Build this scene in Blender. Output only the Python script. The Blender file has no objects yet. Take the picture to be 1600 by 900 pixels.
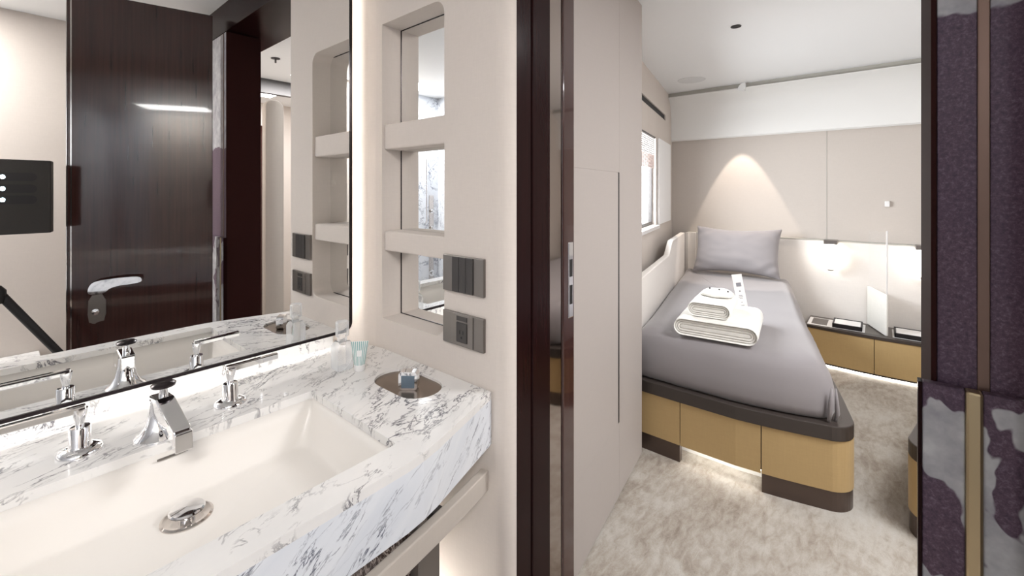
import bpy, bmesh, math, random
from mathutils import Vector, Matrix, noise
from mathutils.geometry import tessellate_polygon
random.seed(7)
R = math.radians
S = bpy.context.scene
COL = S.collection

# ------------------------------------------------------------------ camera
cd = bpy.data.cameras.new('camera'); cam = bpy.data.objects.new('camera', cd); COL.objects.link(cam)
cam.location = (0, 0, 1.35); cam.rotation_euler = (R(90), 0, R(-50))
cd.sensor_width = 36; cd.lens = 680 / 1600 * 36; cd.shift_y = -152 / 1600; cd.clip_start = 0.01
S.camera = cam
S.view_settings.view_transform = 'Standard'; S.view_settings.look = 'None'
S.view_settings.gamma = 1; S.view_settings.use_curve_mapping = False
S.view_settings.exposure = 0.0

# ------------------------------------------------------------------ world and lights
W = bpy.data.worlds.new('world'); S.world = W; W.use_nodes = True
W.node_tree.nodes['Background'].inputs[0].default_value = (0.93, 0.97, 1, 1)
W.node_tree.nodes['Background'].inputs[1].default_value = 3.0

def area(name, loc, rot, sx, sy, power, col=(1, 0.95, 0.9), shape='RECTANGLE', spread=180):
    l = bpy.data.lights.new(name, 'AREA'); l.energy = power; l.color = col; l.shape = shape
    l.size = sx
    if shape == 'RECTANGLE': l.size_y = sy
    l.spread = R(spread)
    o = bpy.data.objects.new(name, l); COL.objects.link(o); o.location = loc; o.rotation_euler = [R(a) for a in rot]
    return o

area('bathroom_fill_light', (-0.62, -0.82, 2.345), (0, 0, 0), 0.7, 0.36, 46, (1, 0.98, 0.965))  # added fill light, kept out of sight of camera and mirror
area('cabin_fill_light', (1.85, -0.75, 2.29), (0, 0, 0), 0.6, 0.6, 46, (0.98, 0.98, 1))  # added to brighten the cabin, out of view behind the pier
area('corridor_fill_light', (1.6, -1.9, 2.29), (0, 0, 0), 0.4, 0.4, 20, (0.98, 0.98, 1))  # unseen area light added for the corridor, no fitting there
area('window_daylight', (3.02, 1.60, 1.45), (-90, 0, 11.8), 1.0, 0.7, 62, (0.92, 0.96, 1))

# ------------------------------------------------------------------ materials
def mat(name, col=(0.8, 0.8, 0.8), rough=0.5, metal=0.0, emis=None, es=0, trans=0, coat=0, ior=1.45, spec=0.5, sheen=0):
    m = bpy.data.materials.new(name); m.use_nodes = True
    b = m.node_tree.nodes['Principled BSDF']
    b.inputs['Base Color'].default_value = (*col, 1); b.inputs['Roughness'].default_value = rough
    b.inputs['Metallic'].default_value = metal; b.inputs['Transmission Weight'].default_value = trans
    b.inputs['Coat Weight'].default_value = coat; b.inputs['IOR'].default_value = ior
    b.inputs['Specular IOR Level'].default_value = spec; b.inputs['Sheen Weight'].default_value = sheen
    if emis:
        b.inputs['Emission Color'].default_value = (*emis, 1); b.inputs['Emission Strength'].default_value = es
    return m

class NT:
    def __init__(s, m): s.t = m.node_tree; s.b = s.t.nodes['Principled BSDF']
    def n(s, typ, **kw):
        x = s.t.nodes.new(typ)
        for k, v in kw.items():
            if k.startswith('i_'): x.inputs[k[2:].replace('_', ' ')].default_value = v
            else: setattr(x, k, v)
        return x
    def l(s, a, b): s.t.links.new(a, b)
    def coords(s, scale=(1, 1, 1), rot=(0, 0, 0), loc=(0, 0, 0)):
        c = s.n('ShaderNodeTexCoord'); m = s.n('ShaderNodeMapping')
        m.inputs['Scale'].default_value = scale; m.inputs['Rotation'].default_value = [R(a) for a in rot]
        m.inputs['Location'].default_value = loc
        s.l(c.outputs['Object'], m.inputs['Vector']); return m.outputs['Vector']
    def noise(s, vec, scale, detail=4, rough=0.5, dist=0):
        x = s.n('ShaderNodeTexNoise'); x.inputs['Scale'].default_value = scale
        x.inputs['Detail'].default_value = detail; x.inputs['Roughness'].default_value = rough
        x.inputs['Distortion'].default_value = dist; s.l(vec, x.inputs['Vector']); return x.outputs['Fac']
    def ramp(s, fac, stops):
        x = s.n('ShaderNodeValToRGB'); e = x.color_ramp.elements
        while len(e) < len(stops): e.new(0.5)
        for i, (p, c) in enumerate(stops):
            e[i].position = p; e[i].color = (*c, 1) if len(c) == 3 else c
        s.l(fac, x.inputs['Fac']); return x.outputs['Color']
    def math(s, op, a, b=None):
        x = s.n('ShaderNodeMath', operation=op)
        for i, v in enumerate((a, b)):
            if v is None: continue
            if isinstance(v, (int, float)): x.inputs[i].default_value = v
            else: s.l(v, x.inputs[i])
        return x.outputs[0]
    def mix(s, fac, a, b, mode='MIX'):
        x = s.n('ShaderNodeMix', data_type='RGBA', blend_type=mode)
        for k, v in ((0, fac), (6, a), (7, b)):
            if isinstance(v, (int, float)): x.inputs[k].default_value = v
            elif isinstance(v, tuple): x.inputs[k].default_value = (*v, 1)
            else: s.l(v, x.inputs[k])
        return x.outputs[2]
    def base(s, c): s.l(c, s.b.inputs['Base Color'])
    def bump(s, h, strength=0.2, dist=0.002):
        x = s.n('ShaderNodeBump'); x.inputs['Strength'].default_value = strength; x.inputs['Distance'].default_value = dist
        s.l(h, x.inputs['Height']); s.l(x.outputs[0], s.b.inputs['Normal'])

def marble(name, base, base2, vein, rot=(0, 0, 35), vw=0.02, rough=0.12, sc=1.0, dens=0.5, stretch=(1, 3.2, 1), k=1.0):
    m = mat(name, rough=rough, coat=0.2); t = NT(m)
    v0 = t.coords((1, 1, 1), rot); mp = t.n('ShaderNodeMapping'); mp.inputs['Scale'].default_value = [a * sc for a in stretch]
    t.l(v0, mp.inputs['Vector']); v = mp.outputs['Vector']
    cloud = t.noise(v, 2.5, 5, 0.55, 0.6)
    col = t.mix(t.ramp(cloud, [(0.35, (0, 0, 0)), (0.7, (1, 1, 1))]), base, base2)
    for (s_, w, o, thr, kk) in ((2.2, vw, 0.5, 0.50, 1.0), (6.0, vw * 1.5, 0.5, 0.50, 0.95), (13.0, vw * 2.2, 0.4, 0.53, 0.9), (1.3, vw * 0.6, 0.9, 0.40, 0.5)):
        nz = t.noise(v, s_, 6, 0.62, o)
        a = t.math('ABSOLUTE', t.math('SUBTRACT', nz, 0.5))
        line = t.math('MAXIMUM', t.math('SUBTRACT', 1.0, t.math('MULTIPLY', a, 1 / w)), 0)
        mk = t.noise(v, s_ * 0.35 + 0.6, 2, 0.5, 0.3)
        msk = t.ramp(mk, [(dens - 0.02 + (thr - 0.5), (0, 0, 0)), (dens + 0.08 + (thr - 0.5), (1, 1, 1))])
        line = t.math('MULTIPLY', t.math('POWER', line, 0.7), t.math('MULTIPLY', msk, kk * k))
        col = t.mix(line, col, vein)
    t.base(col); return m

def fabric(name, col, rough=0.85, sc=350, amt=0.06, bump=0.15, sheen=0.1):
    m = mat(name, rough=rough, sheen=sheen, spec=0.25); t = NT(m)
    v = t.coords((1, 1, 0.12)); n1 = t.noise(v, sc, 2, 0.5); v2 = t.coords((0.12, 0.12, 1)); n2 = t.noise(v2, sc, 2, 0.5)
    f = t.math('MULTIPLY', t.math('ADD', n1, n2), 0.5)
    c = t.mix(f, tuple(a * (1 - amt) for a in col), tuple(min(1, a * (1 + amt)) for a in col)); t.base(c)
    t.bump(f, bump, 0.001); return m

M = {}
M['cream'] = fabric('cream_wall_covering', (0.66, 0.60, 0.55), sc=260)
M['lowpanel'] = fabric('pale_padded_wall', (0.76, 0.72, 0.68), sc=200)
M['greige'] = fabric('greige_wall_covering', (0.56, 0.51, 0.465), sc=260)
M['wardrobe'] = fabric('wardrobe_panel', (0.41, 0.37, 0.345), rough=0.55, sc=200, amt=0.04, bump=0.05)
M['white'] = mat('white_paint', (0.83, 0.84, 0.84), 0.55)
M['pelmet'] = mat('white_cove_paint', (0.82, 0.82, 0.80), 0.45)
M['groove'] = mat('grey_groove', (0.45, 0.44, 0.40), 0.5)
M['black'] = mat('black_matt', (0.01, 0.01, 0.011), 0.5)
M['marble'] = marble('white_veined_marble', (0.80, 0.785, 0.765), (0.71, 0.70, 0.69), (0.05, 0.045, 0.065), rot=(0, 0, -22), vw=0.013, rough=0.22, sc=1.5, dens=0.545, stretch=(1, 2.6, 1))
M['marble_apron'] = marble('white_streaked_marble', (0.76, 0.78, 0.81), (0.66, 0.69, 0.74), (0.04, 0.045, 0.085), rot=(0, 38, 0), vw=0.012, rough=0.22, sc=1.5, dens=0.56, stretch=(0.8, 1, 3.6))
M['marble_wall'] = marble('blue_white_marble', (0.80, 0.83, 0.88), (0.72, 0.76, 0.83), (0.12, 0.14, 0.2), rot=(20, 60, 20), vw=0.012, sc=1.3, dens=0.52)
M['dark_marble'] = marble('dark_brown_marble', (0.03, 0.015, 0.012), (0.055, 0.028, 0.024), (0.5, 0.42, 0.38), rot=(10, 20, 60), vw=0.014, sc=2, dens=0.42)
M['basin'] = mat('cream_solid_surface', (0.80, 0.765, 0.72), 0.3)
M['chrome'] = mat('polished_chrome', (0.86, 0.86, 0.87), 0.05, 1)
M['steel'] = mat('polished_steel', (0.62, 0.58, 0.55), 0.08, 1)
M['mirror'] = mat('mirror_glass', (0.93, 0.935, 0.93), 0.0, 1)
M['frame'] = mat('dark_bronze_frame', (0.03, 0.022, 0.024), 0.25, 0.6)
M['bronze'] = mat('grey_bronze', (0.13, 0.112, 0.10), 0.35, 0.5)
M['gunmetal'] = mat('gunmetal_plate', (0.22, 0.20, 0.185), 0.3, 0.75)
M['gun_dark'] = mat('dark_gunmetal', (0.075, 0.07, 0.068), 0.35, 0.6)
M['recess'] = mat('brown_metal_lid', (0.24, 0.19, 0.15), 0.22, 0.8)
M['leatherw'] = fabric('off_white_leather', (0.50, 0.45, 0.40), rough=0.5, sc=120, bump=0.08)
M['mustard'] = fabric('mustard_leather', (0.50, 0.355, 0.17), rough=0.5, sc=160, amt=0.08, bump=0.08)
M['plinth'] = mat('smoked_bronze_plinth', (0.115, 0.085, 0.072), 0.28, 0.6)
M['bed_rail'] = mat('dark_taupe_leather', (0.052, 0.042, 0.037), 0.4)
M['sheet'] = fabric('grey_satin_sheet', (0.27, 0.252, 0.258), rough=0.6, sc=500, amt=0.03, bump=0.04, sheen=0.3)
M['towel'] = fabric('white_terry', (0.86, 0.85, 0.80), rough=0.95, sc=220, amt=0.10, bump=0.9, sheen=0.3)
M['paper'] = mat('white_card', (0.85, 0.84, 0.82), 0.6)
M['ink'] = mat('grey_ink', (0.25, 0.25, 0.28), 0.6)
M['led'] = mat('led_diffuser', (1, 1, 1), 0.5, emis=(1, 0.96, 0.90), es=14)
M['ledw'] = mat('led_strip_warm', (1, 1, 1), 0.5, emis=(1, 0.95, 0.86), es=16)
M['bulb'] = mat('opal_glass_shade', (1, 1, 1), 0.4, emis=(1, 0.93, 0.84), es=4.5)
def clear(name, alpha, col=(0.95, 0.98, 1), k=0.5):
    m = mat(name, col, 0.02, ior=1.5); t = NT(m); b = t.b
    lw = t.n('ShaderNodeLayerWeight'); lw.inputs['Blend'].default_value = 0.35
    al = t.math('ADD', t.math('MULTIPLY', lw.outputs['Facing'], k), alpha); t.l(al, b.inputs['Alpha']); return m
M['glass'] = clear('clear_glass', 0.14, k=0.7)
M['window_glass'] = clear('window_glass', 0.03, k=0.1)
M['pane'] = clear('clear_screen', 0.0, k=0.05)
M['blind'] = mat('white_blind', (0.8, 0.78, 0.76), 0.5)
M['blindb'] = mat('woven_blind', (0.42, 0.33, 0.30), 0.7)
M['curtain'] = mat('white_roller_shade', (0.9, 0.9, 0.9), 0.7, trans=0)
M['rubber'] = mat('black_plastic', (0.018, 0.018, 0.02), 0.35)
M['camled'] = mat('lens_lamp', (1, 1, 1), 0.3, emis=(0.7, 0.9, 1), es=12)
M['cambody'] = mat('dark_camera_shell', (0.035, 0.032, 0.03), 0.35)
M['brass'] = mat('brushed_brass', (0.42, 0.33, 0.20), 0.3, 0.85)
M['mint'] = mat('mint_paint', (0.20, 0.42, 0.40), 0.5)
M['blue_enamel'] = mat('blue_grey_enamel', (0.12, 0.16, 0.2), 0.2)
M['whitel'] = mat('white_lacquer', (0.82, 0.81, 0.80), 0.3)
M['tray'] = mat('black_leather_tray', (0.015, 0.013, 0.014), 0.4)

def wood(name, a, b, rough, coat):
    m = mat(name, rough=rough, coat=coat, spec=0.5); m.node_tree.nodes['Principled BSDF'].inputs['Coat Roughness'].default_value = 0.03
    t = NT(m); v = t.coords((1, 1, 0.03)); n1 = t.noise(v, 90, 3, 0.6); t.base(t.mix(n1, a, b)); return m
M['wood'] = wood('dark_glossy_wood', (0.022, 0.008, 0.007), (0.065, 0.025, 0.021), 0.14, 0.6)
M['wood_matt'] = wood('dark_wood_casing', (0.008, 0.003, 0.003), (0.022, 0.006, 0.006), 0.2, 0.0)
M['wood_matt'].node_tree.nodes['Principled BSDF'].inputs['Specular IOR Level'].default_value = 0.12

# mottled pale carpet
m = mat('mottled_carpet', rough=0.95, spec=0.1, sheen=0.3); t = NT(m)
v = t.coords((1, 1, 1)); a = t.noise(v, 2.4, 6, 0.65, 0.8); b = t.noise(t.coords((1, 2.6, 1), (0, 0, 25)), 14, 5, 0.7, 0.4)
f = t.math('ADD', t.math('MULTIPLY', a, 0.6), t.math('MULTIPLY', b, 0.45))
c = t.ramp(f, [(0.40, (0.27, 0.225, 0.18)), (0.50, (0.41, 0.365, 0.31)), (0.60, (0.53, 0.50, 0.45)), (0.75, (0.60, 0.585, 0.55))])
fine = t.noise(v, 180, 3, 0.6); c = t.mix(t.math('MULTIPLY', fine, 0.35), c, (0.22, 0.19, 0.16)); t.base(c)
t.bump(fine, 0.6, 0.004); M['carpet'] = m
M['tile'] = marble('pale_floor_stone', (0.7, 0.67, 0.63), (0.62, 0.58, 0.55), (0.2, 0.18, 0.18), sc=1, rough=0.25)

def plum(name, patches):  # glossy dark lacquer, its glare and reflections painted in as plum and white
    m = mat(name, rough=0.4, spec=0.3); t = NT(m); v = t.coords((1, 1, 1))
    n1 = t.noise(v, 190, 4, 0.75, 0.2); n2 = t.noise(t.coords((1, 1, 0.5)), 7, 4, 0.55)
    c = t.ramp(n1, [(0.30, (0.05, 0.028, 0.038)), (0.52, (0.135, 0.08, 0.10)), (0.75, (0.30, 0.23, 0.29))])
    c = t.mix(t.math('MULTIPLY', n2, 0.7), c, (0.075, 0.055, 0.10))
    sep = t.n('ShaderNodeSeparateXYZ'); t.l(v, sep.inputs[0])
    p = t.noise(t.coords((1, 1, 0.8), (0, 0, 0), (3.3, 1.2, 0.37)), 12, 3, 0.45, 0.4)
    if patches: p = t.math('ADD', p, t.math('MULTIPLY', t.math('SUBTRACT', 1.0, sep.outputs[2]), 0.45)); thr = 0.505  # white reflections painted in, denser towards the floor
    else: p = t.math('ADD', t.math('MULTIPLY', p, 0.3), t.math('MULTIPLY', t.math('SUBTRACT', sep.outputs[2], 1.585), 4.0)); thr = 0.15  # pale reflection painted across the top
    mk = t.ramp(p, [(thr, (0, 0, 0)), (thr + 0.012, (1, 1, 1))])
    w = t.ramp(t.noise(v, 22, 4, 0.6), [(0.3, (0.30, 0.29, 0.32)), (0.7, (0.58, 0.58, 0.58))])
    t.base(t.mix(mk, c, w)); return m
M['plum'] = plum('lacquer_with_painted_sheen', False)
M['plumw'] = plum('lacquer_with_painted_reflections', True)

# ------------------------------------------------------------------ geometry helpers
class MB:
    def __init__(s): s.bm = bmesh.new()
    def _merge(s, tmp, mtx=None):
        if mtx is not None: bmesh.ops.transform(tmp, matrix=mtx, verts=tmp.verts)
        me = bpy.data.meshes.new('t'); tmp.to_mesh(me); tmp.free(); s.bm.from_mesh(me); bpy.data.meshes.remove(me); return s
    def box(s, x0, x1, y0, y1, z0, z1, bev=0, seg=2, mtx=None):
        t = bmesh.new(); bmesh.ops.create_cube(t, size=1)
        for v in t.verts:
            v.co = Vector(((x0 + x1) / 2 + v.co.x * (x1 - x0), (y0 + y1) / 2 + v.co.y * (y1 - y0), (z0 + z1) / 2 + v.co.z * (z1 - z0)))
        if bev: bmesh.ops.bevel(t, geom=t.edges[:], offset=bev, segments=seg, profile=0.5, affect='EDGES')
        return s._merge(t, mtx)
    def prism(s, outer, a0, a1, holes=(), f=None, bev=0):
        """outline in 2D, extruded a0..a1; f maps (u,v,a) to a point"""
        f = f or (lambda u, v, a: (u, v, a))
        loops = [list(outer)] + [list(h) for h in holes]
        tris = tessellate_polygon([[Vector((p[0], p[1], 0)) for p in l] for l in loops])
        flat = [p for l in loops for p in l]; n = len(flat); t = bmesh.new()
        lo = [t.verts.new(f(p[0], p[1], a0)) for p in flat]; hi = [t.verts.new(f(p[0], p[1], a1)) for p in flat]
        for tr in tris:
            try:
                t.faces.new([lo[i] for i in tr]); t.faces.new([hi[i] for i in reversed(tr)])
            except ValueError: pass
        k = 0
        for l in loops:
            m_ = len(l)
            for i in range(m_):
                j = (i + 1) % m_
                try: t.faces.new([lo[k + i], lo[k + j], hi[k + j], hi[k + i]])
                except ValueError: pass
            k += m_
        bmesh.ops.recalc_face_normals(t, faces=t.faces[:])
        if bev:
            bmesh.ops.dissolve_limit(t, angle_limit=0.01, verts=t.verts[:], edges=t.edges[:])
            es = [e for e in t.edges if len(e.link_faces) == 2 and e.calc_face_angle(0) > 0.6]
            bmesh.ops.bevel(t, geom=es, offset=bev, segments=2, profile=0.5, affect='EDGES')
        return s._merge(t)
    def loft(s, outline, rings, mtx=None):
        """outline: list of 2D points (ccw); rings: (inset, z)"""
        n = len(outline); cx = sum(p[0] for p in outline) / n; cy = sum(p[1] for p in outline) / n
        nor = []
        for i in range(n):
            a = Vector(outline[i - 1]); b = Vector(outline[(i + 1) % n]); d = (b - a).normalized(); nor.append(Vector((-d.y, d.x)))
        t = bmesh.new(); R_ = []
        for ins, z in rings:
            R_.append([t.verts.new((p[0] + nr.x * ins, p[1] + nr.y * ins, z)) for p, nr in zip(outline, nor)])
        for a, b in zip(R_, R_[1:]):
            for i in range(n):
                j = (i + 1) % n; t.faces.new([a[i], a[j], b[j], b[i]])
        t.faces.new(list(reversed(R_[0]))); t.faces.new(R_[-1])
        return s._merge(t, mtx)
    def tube(s, pts, r, n=12, cap=True):
        pts = [Vector(p) for p in pts]; rs = r if isinstance(r, (list, tuple)) else [r] * len(pts)
        t = bmesh.new(); rings = []; up = None
        for i, p in enumerate(pts):
            d = (pts[min(i + 1, len(pts) - 1)] - pts[max(i - 1, 0)]).normalized()
            if up is None: up = Vector((0, 0, 1)) if abs(d.z) < 0.9 else Vector((1, 0, 0))
            a = d.cross(up).normalized(); up = a.cross(d).normalized()
            rings.append([t.verts.new(p + (a * math.cos(k * 2 * math.pi / n) + up * math.sin(k * 2 * math.pi / n)) * rs[i]) for k in range(n)])
        for a, b in zip(rings, rings[1:]):
            for i in range(n): t.faces.new([a[i], a[(i + 1) % n], b[(i + 1) % n], b[i]])
        if cap: t.faces.new(list(reversed(rings[0]))); t.faces.new(rings[-1])
        bmesh.ops.recalc_face_normals(t, faces=t.faces[:])
        return s._merge(t)
    def lathe(s, prof, c=(0, 0, 0), n=32, mtx=None, close=True):
        t = bmesh.new(); rings = []
        for r, z in prof:
            rings.append([t.verts.new((r * math.cos(k * 2 * math.pi / n), r * math.sin(k * 2 * math.pi / n), z)) for k in range(n)])
        for a, b in zip(rings, rings[1:]):
            for i in range(n): t.faces.new([a[i], a[(i + 1) % n], b[(i + 1) % n], b[i]])
        if close: t.faces.new(list(reversed(rings[0]))); t.faces.new(rings[-1])
        bmesh.ops.recalc_face_normals(t, faces=t.faces[:])
        mt = Matrix.Translation(c)
        if mtx is not None: mt = mt @ mtx
        return s._merge(t, mt)
    def hull(s, pts):
        t = bmesh.new()
        for p in pts: t.verts.new(p)
        bmesh.ops.convex_hull(t, input=t.verts[:]); bmesh.ops.recalc_face_normals(t, faces=t.faces[:]); return s._merge(t)
    def build(s, name, m, parent=None, smooth=False, sub=0, bev=0):
        me = bpy.data.meshes.new(name); s.bm.to_mesh(me); s.bm.free()
        o = bpy.data.objects.new(name, me); COL.objects.link(o); me.materials.append(m)
        if smooth:
            for p in me.polygons: p.use_smooth = True
            if smooth != 'all':
                me.set_sharp_from_angle(angle=R(40))
        if bev:
            md = o.modifiers.new('bevel', 'BEVEL'); md.width = bev; md.segments = 2; md.limit_method = 'ANGLE'; md.angle_limit = R(35)
        if sub:
            md = o.modifiers.new('sub', 'SUBSURF'); md.levels = sub; md.render_levels = sub
        if parent: par(o, parent)
        return o
def par(o, p):
    o.parent = p
    q = p; T = Vector((0, 0, 0))
    if p.get('_w') is None: T = Vector(p.matrix_basis.translation)
    if p.type == 'EMPTY': o.matrix_parent_inverse = Matrix.Translation(-Vector(p.location))
def B(*a, **k): return MB().box(*a, **k)
def tag(o, label, cat, group=None, kind=None):
    o['label'] = label; o['category'] = cat
    if group: o['group'] = group
    if kind: o['kind'] = kind
    return o
def thing(name, label, cat, loc, group=None):
    o = bpy.data.objects.new(name, None); COL.objects.link(o); o.location = loc; o.empty_display_size = 0.05
    return tag(o, label, cat, group)
def struct(mb, name, m, **k):
    o = mb.build(name, m, **k); o['kind'] = 'structure'; return o
def arc(cx, cy, r, a0, a1, n=8):
    return [(cx + r * math.cos(R(a0 + (a1 - a0) * i / n)), cy + r * math.sin(R(a0 + (a1 - a0) * i / n))) for i in range(n + 1)]
def rrect(x0, x1, y0, y1, r, n=5):
    return arc(x1 - r, y0 + r, r, -90, 0, n) + arc(x1 - r, y1 - r, r, 0, 90, n) + arc(x0 + r, y1 - r, r, 90, 180, n) + arc(x0 + r, y0 + r, r, 180, 270, n)
YZ = lambda u, v, a: (a, u, v)      # outline in y,z; extrude x
XZ = lambda u, v, a: (u, a, v)      # outline in x,z; extrude y
def smooth_poly(pts, it=2):
    for _ in range(it):
        q = []
        for i in range(len(pts)):
            a, b = Vector(pts[i]), Vector(pts[(i + 1) % len(pts)])
            q += [tuple(a * 0.75 + b * 0.25), tuple(a * 0.25 + b * 0.75)]
        pts = q
    return pts
CZ = 2.30      # cabin ceiling
BZ = 2.36      # bathroom ceiling
DZ = 2.20      # door head
TH = R(11.8)
def WWy(x, off=0): return 1.621 - (4.5 - x) * 0.209 - off      # window wall line
def Wdy(x): return 0.607 + 0.147 * x                           # wardrobe front line

# ------------------------------------------------------------------ structure
struct(B(0.9, 4.7, -2.7, 2.0, -0.08, 0.0), 'floor', M['carpet'])
struct(B(-1.5, 0.9, -1.3, 1.6, -0.08, 0.0), 'floor.001', M['tile'])
struct(B(1.06, 4.7, -2.7, 2.0, CZ, CZ + 0.15), 'ceiling', M['white'])
struct(B(-1.5, 1.06, -2.7, 2.0, BZ, BZ + 0.1), 'ceiling.001', M['white'])
struct(B(-1.4, 0.86, 1.35, 1.45, 0, BZ), 'wall_vanity', M['cream'])
# wall with the niche: cove at the inner corner, rounded at the doorway end
NX0, NX1 = 0.80, 1.06
end = arc(0.84, 0.73, 0.04, 180, 270, 6)[::-1]
cove = arc(0.70, 1.25, 0.10, 0, 90, 7)
outer_end = [(0.92, 0.69)] + end + [(0.80, 0.80), (0.92, 0.80)]
mb = MB()
mb.prism(end + [(0.80, 0.78), (0.84, 0.78)], 0, BZ)
mb.prism([(0.80, 1.25)] + cove + [(0.70, 1.37), (0.92, 1.37), (0.92, 1.25)], 0, BZ)
hole = [(1.214, 0.943), (1.214, 1.882)] + arc(0.955, 1.842, 0.04, 90, 180, 5) + arc(0.955, 0.983, 0.04, 180, 270, 5)
mb.prism([(0.78, 0), (1.25, 0), (1.25, BZ), (0.78, BZ)], 0.80, 0.875, holes=[hole], f=YZ)
mb.box(0.878, 0.92, 0.78, 1.25, 0, BZ)
struct(mb, 'wall_niche', M['cream'], smooth=True)
struct(B(0.92, 1.06, 0.78, 1.45, 0, BZ), 'wall_niche.001', M['cream'])
# rear parts of the bathroom
struct(B(-1.5, -1.4, -1.3, 1.45, 0, BZ), 'wall_shower', M['marble_wall'])
struct(B(-0.98, 1.06, -1.2, -1.1, 0, BZ), 'wall_rear', M['cream'])
struct(B(-1.4, -0.98, -1.2, -1.1, 0, BZ), 'wall_rear.001', M['marble_wall'])
struct(B(-0.052, -0.048, -1.1, -1.097, 0.0, BZ), 'trim_1', M['gun_dark'])
struct(B(0.80, 0.97, -1.1, -0.362, 0, BZ), 'wall_partition', M['cream'])
# cabin shell
struct(B(4.5, 4.6, -1.9, 1.9, 0, CZ), 'wall_bed', M['greige'])
for yy in (0.325, -0.62): struct(B(4.4975, 4.50, yy - 0.0015, yy + 0.0015, 0.94, 1.85), 'trim_2', M['groove'])
def WF(u, v, a):       # u = world x along the window wall, v = z, a = depth behind the face
    return (u - a * math.sin(TH), WWy(u) + a * math.cos(TH), v)
whole = [(2.55, 1.066), (3.60, 1.066), (3.60, 1.80), (2.55, 1.80)]
struct(MB().prism([(2.15, 0), (4.62, 0), (4.62, CZ), (2.15, CZ)], 0, 0.09, holes=[whole, [(2.6, 2.013), (4.10, 2.013), (4.10, 2.065), (2.6, 2.065)]], f=WF), 'wall_window', M['cream'])
struct(MB().prism([(1.9, -0.0), (4.75, -0.0), (4.75, CZ), (1.9, CZ)], -0.05, 0.0,
       f=lambda u, v, a: (u + a * math.sin(TH), -(WWy(u)) + a * math.cos(TH), v)), 'wall_hull', M['cream'])
struct(B(1.06, 2.22, 1.105, 1.2, 0, CZ), 'wall_wardrobe', M['cream'])
struct(B(2.30, 2.38, -2.6, -1.16, 0, CZ), 'wall_corridor', M['cream'])
struct(B(0.98, 2.4, -2.6, -2.5, 0, CZ), 'wall_corridor.001', M['cream'])
struct(B(0.96, 1.06, -2.6, -1.2, 0, CZ), 'wall_corridor.002', M['cream'])

# pelmet / cove above the beds
prof = [(4.50, 1.856), (4.475, 1.850), (4.455, 1.862), (4.45, 1.90), (4.445, 2.05), (4.43, 2.13), (4.39, 2.20), (4.33, 2.24), (4.27, 2.25), (4.25, 2.254), (4.25, 2.262), (4.50, 2.262)]
cv = MB().prism(prof, -1.64, 1.66, f=lambda u, v, a: (u, a, v)).build('pelmet', M['pelmet'], smooth=True)
cv['kind'] = 'structure'; cv.name = 'trim_3'
gr = MB().prism([(4.27, 2.262), (4.5, 2.262), (4.5, CZ), (4.27, CZ)], -1.64, 1.66, f=lambda u, v, a: (u, a, v)).build('trim_4', M['groove']); gr['kind'] = 'structure'
po = MB().prism(smooth_poly([(0.885, 2.235), (0.945, 2.235), (0.945, 2.27), (0.90, 2.31), (0.885, 2.31)], 1), 4.235, 4.30, f=YZ).build('trim_5', M['white'], smooth=True); po['kind'] = 'structure'

# window: frame, pane, blind
wn = struct(MB().prism([(2.55, 1.066), (3.60, 1.066), (3.60, 1.80), (2.55, 1.80)], 0.03, 0.06,
      holes=[[(2.58, 1.09), (3.575, 1.09), (3.575, 1.78), (2.58, 1.78)]], f=WF), 'window_1', M['gun_dark'])
MB().prism([(2.57, 1.08), (3.585, 1.08), (3.585, 1.79), (2.57, 1.79)], 0.043, 0.047, f=WF).build('window_pane', M['window_glass'], wn)
mb = MB()
for i in range(9):
    z = 1.79 - i * 0.016
    mb.prism([(2.58, z), (3.56, z), (3.56, z - 0.010), (2.58, z - 0.010)], 0.005, 0.018, f=WF)
bl = thing('window_blind', 'white slatted blind half drawn over the cabin window', 'blind', WF(3.1, 1.066, 0))
mb.build('slats', M['blind'], bl)
mb = MB()
for i in range(12):
    z = 1.648 - i * 0.0095
    mb.prism([(2.58, z), (3.56, z), (3.56, z - 0.0065), (2.58, z - 0.0065)], 0.008, 0.014, f=WF)
mb.build('woven_section', M['blindb'], bl)['label'] = 'brown woven lower section'
MB().prism([(2.56, 1.79), (3.59, 1.79), (3.59, 1.80), (2.56, 1.80)], 0.0, 0.028, f=WF).build('head_rail', M['gun_dark'], bl)
sh = MB().prism([(3.66, 1.06), (4.28, 1.06), (4.28, 1.80), (3.66, 1.80)], -0.02, -0.002, f=WF, bev=0.004).build('window_panel', M['curtain'])
tag(sh, 'white sliding panel on the hull wall between the window and the bed head', 'panel')
tag(MB().prism([(2.55, 1.035), (3.62, 1.035), (3.62, 1.062), (2.55, 1.062)], -0.03, 0.0, f=WF).build('window_sill', M['whitel']), 'white sill under the cabin window', 'sill')
av = thing('air_vent', 'long narrow black air slot high above the cabin window', 'vent', WF(3.35, 2.0, 0))
MB().prism([(2.6, 2.013), (4.10, 2.013), (4.10, 2.065), (2.6, 2.065)], 0.012, 0.03, f=WF).build('slot_back', M['black'], av)
MB().prism([(2.6, 2.016), (4.10, 2.016), (4.10, 2.022), (2.6, 2.022)], 0.002, 0.0115, f=WF).build('slot_blade', M['black'], av)

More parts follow.
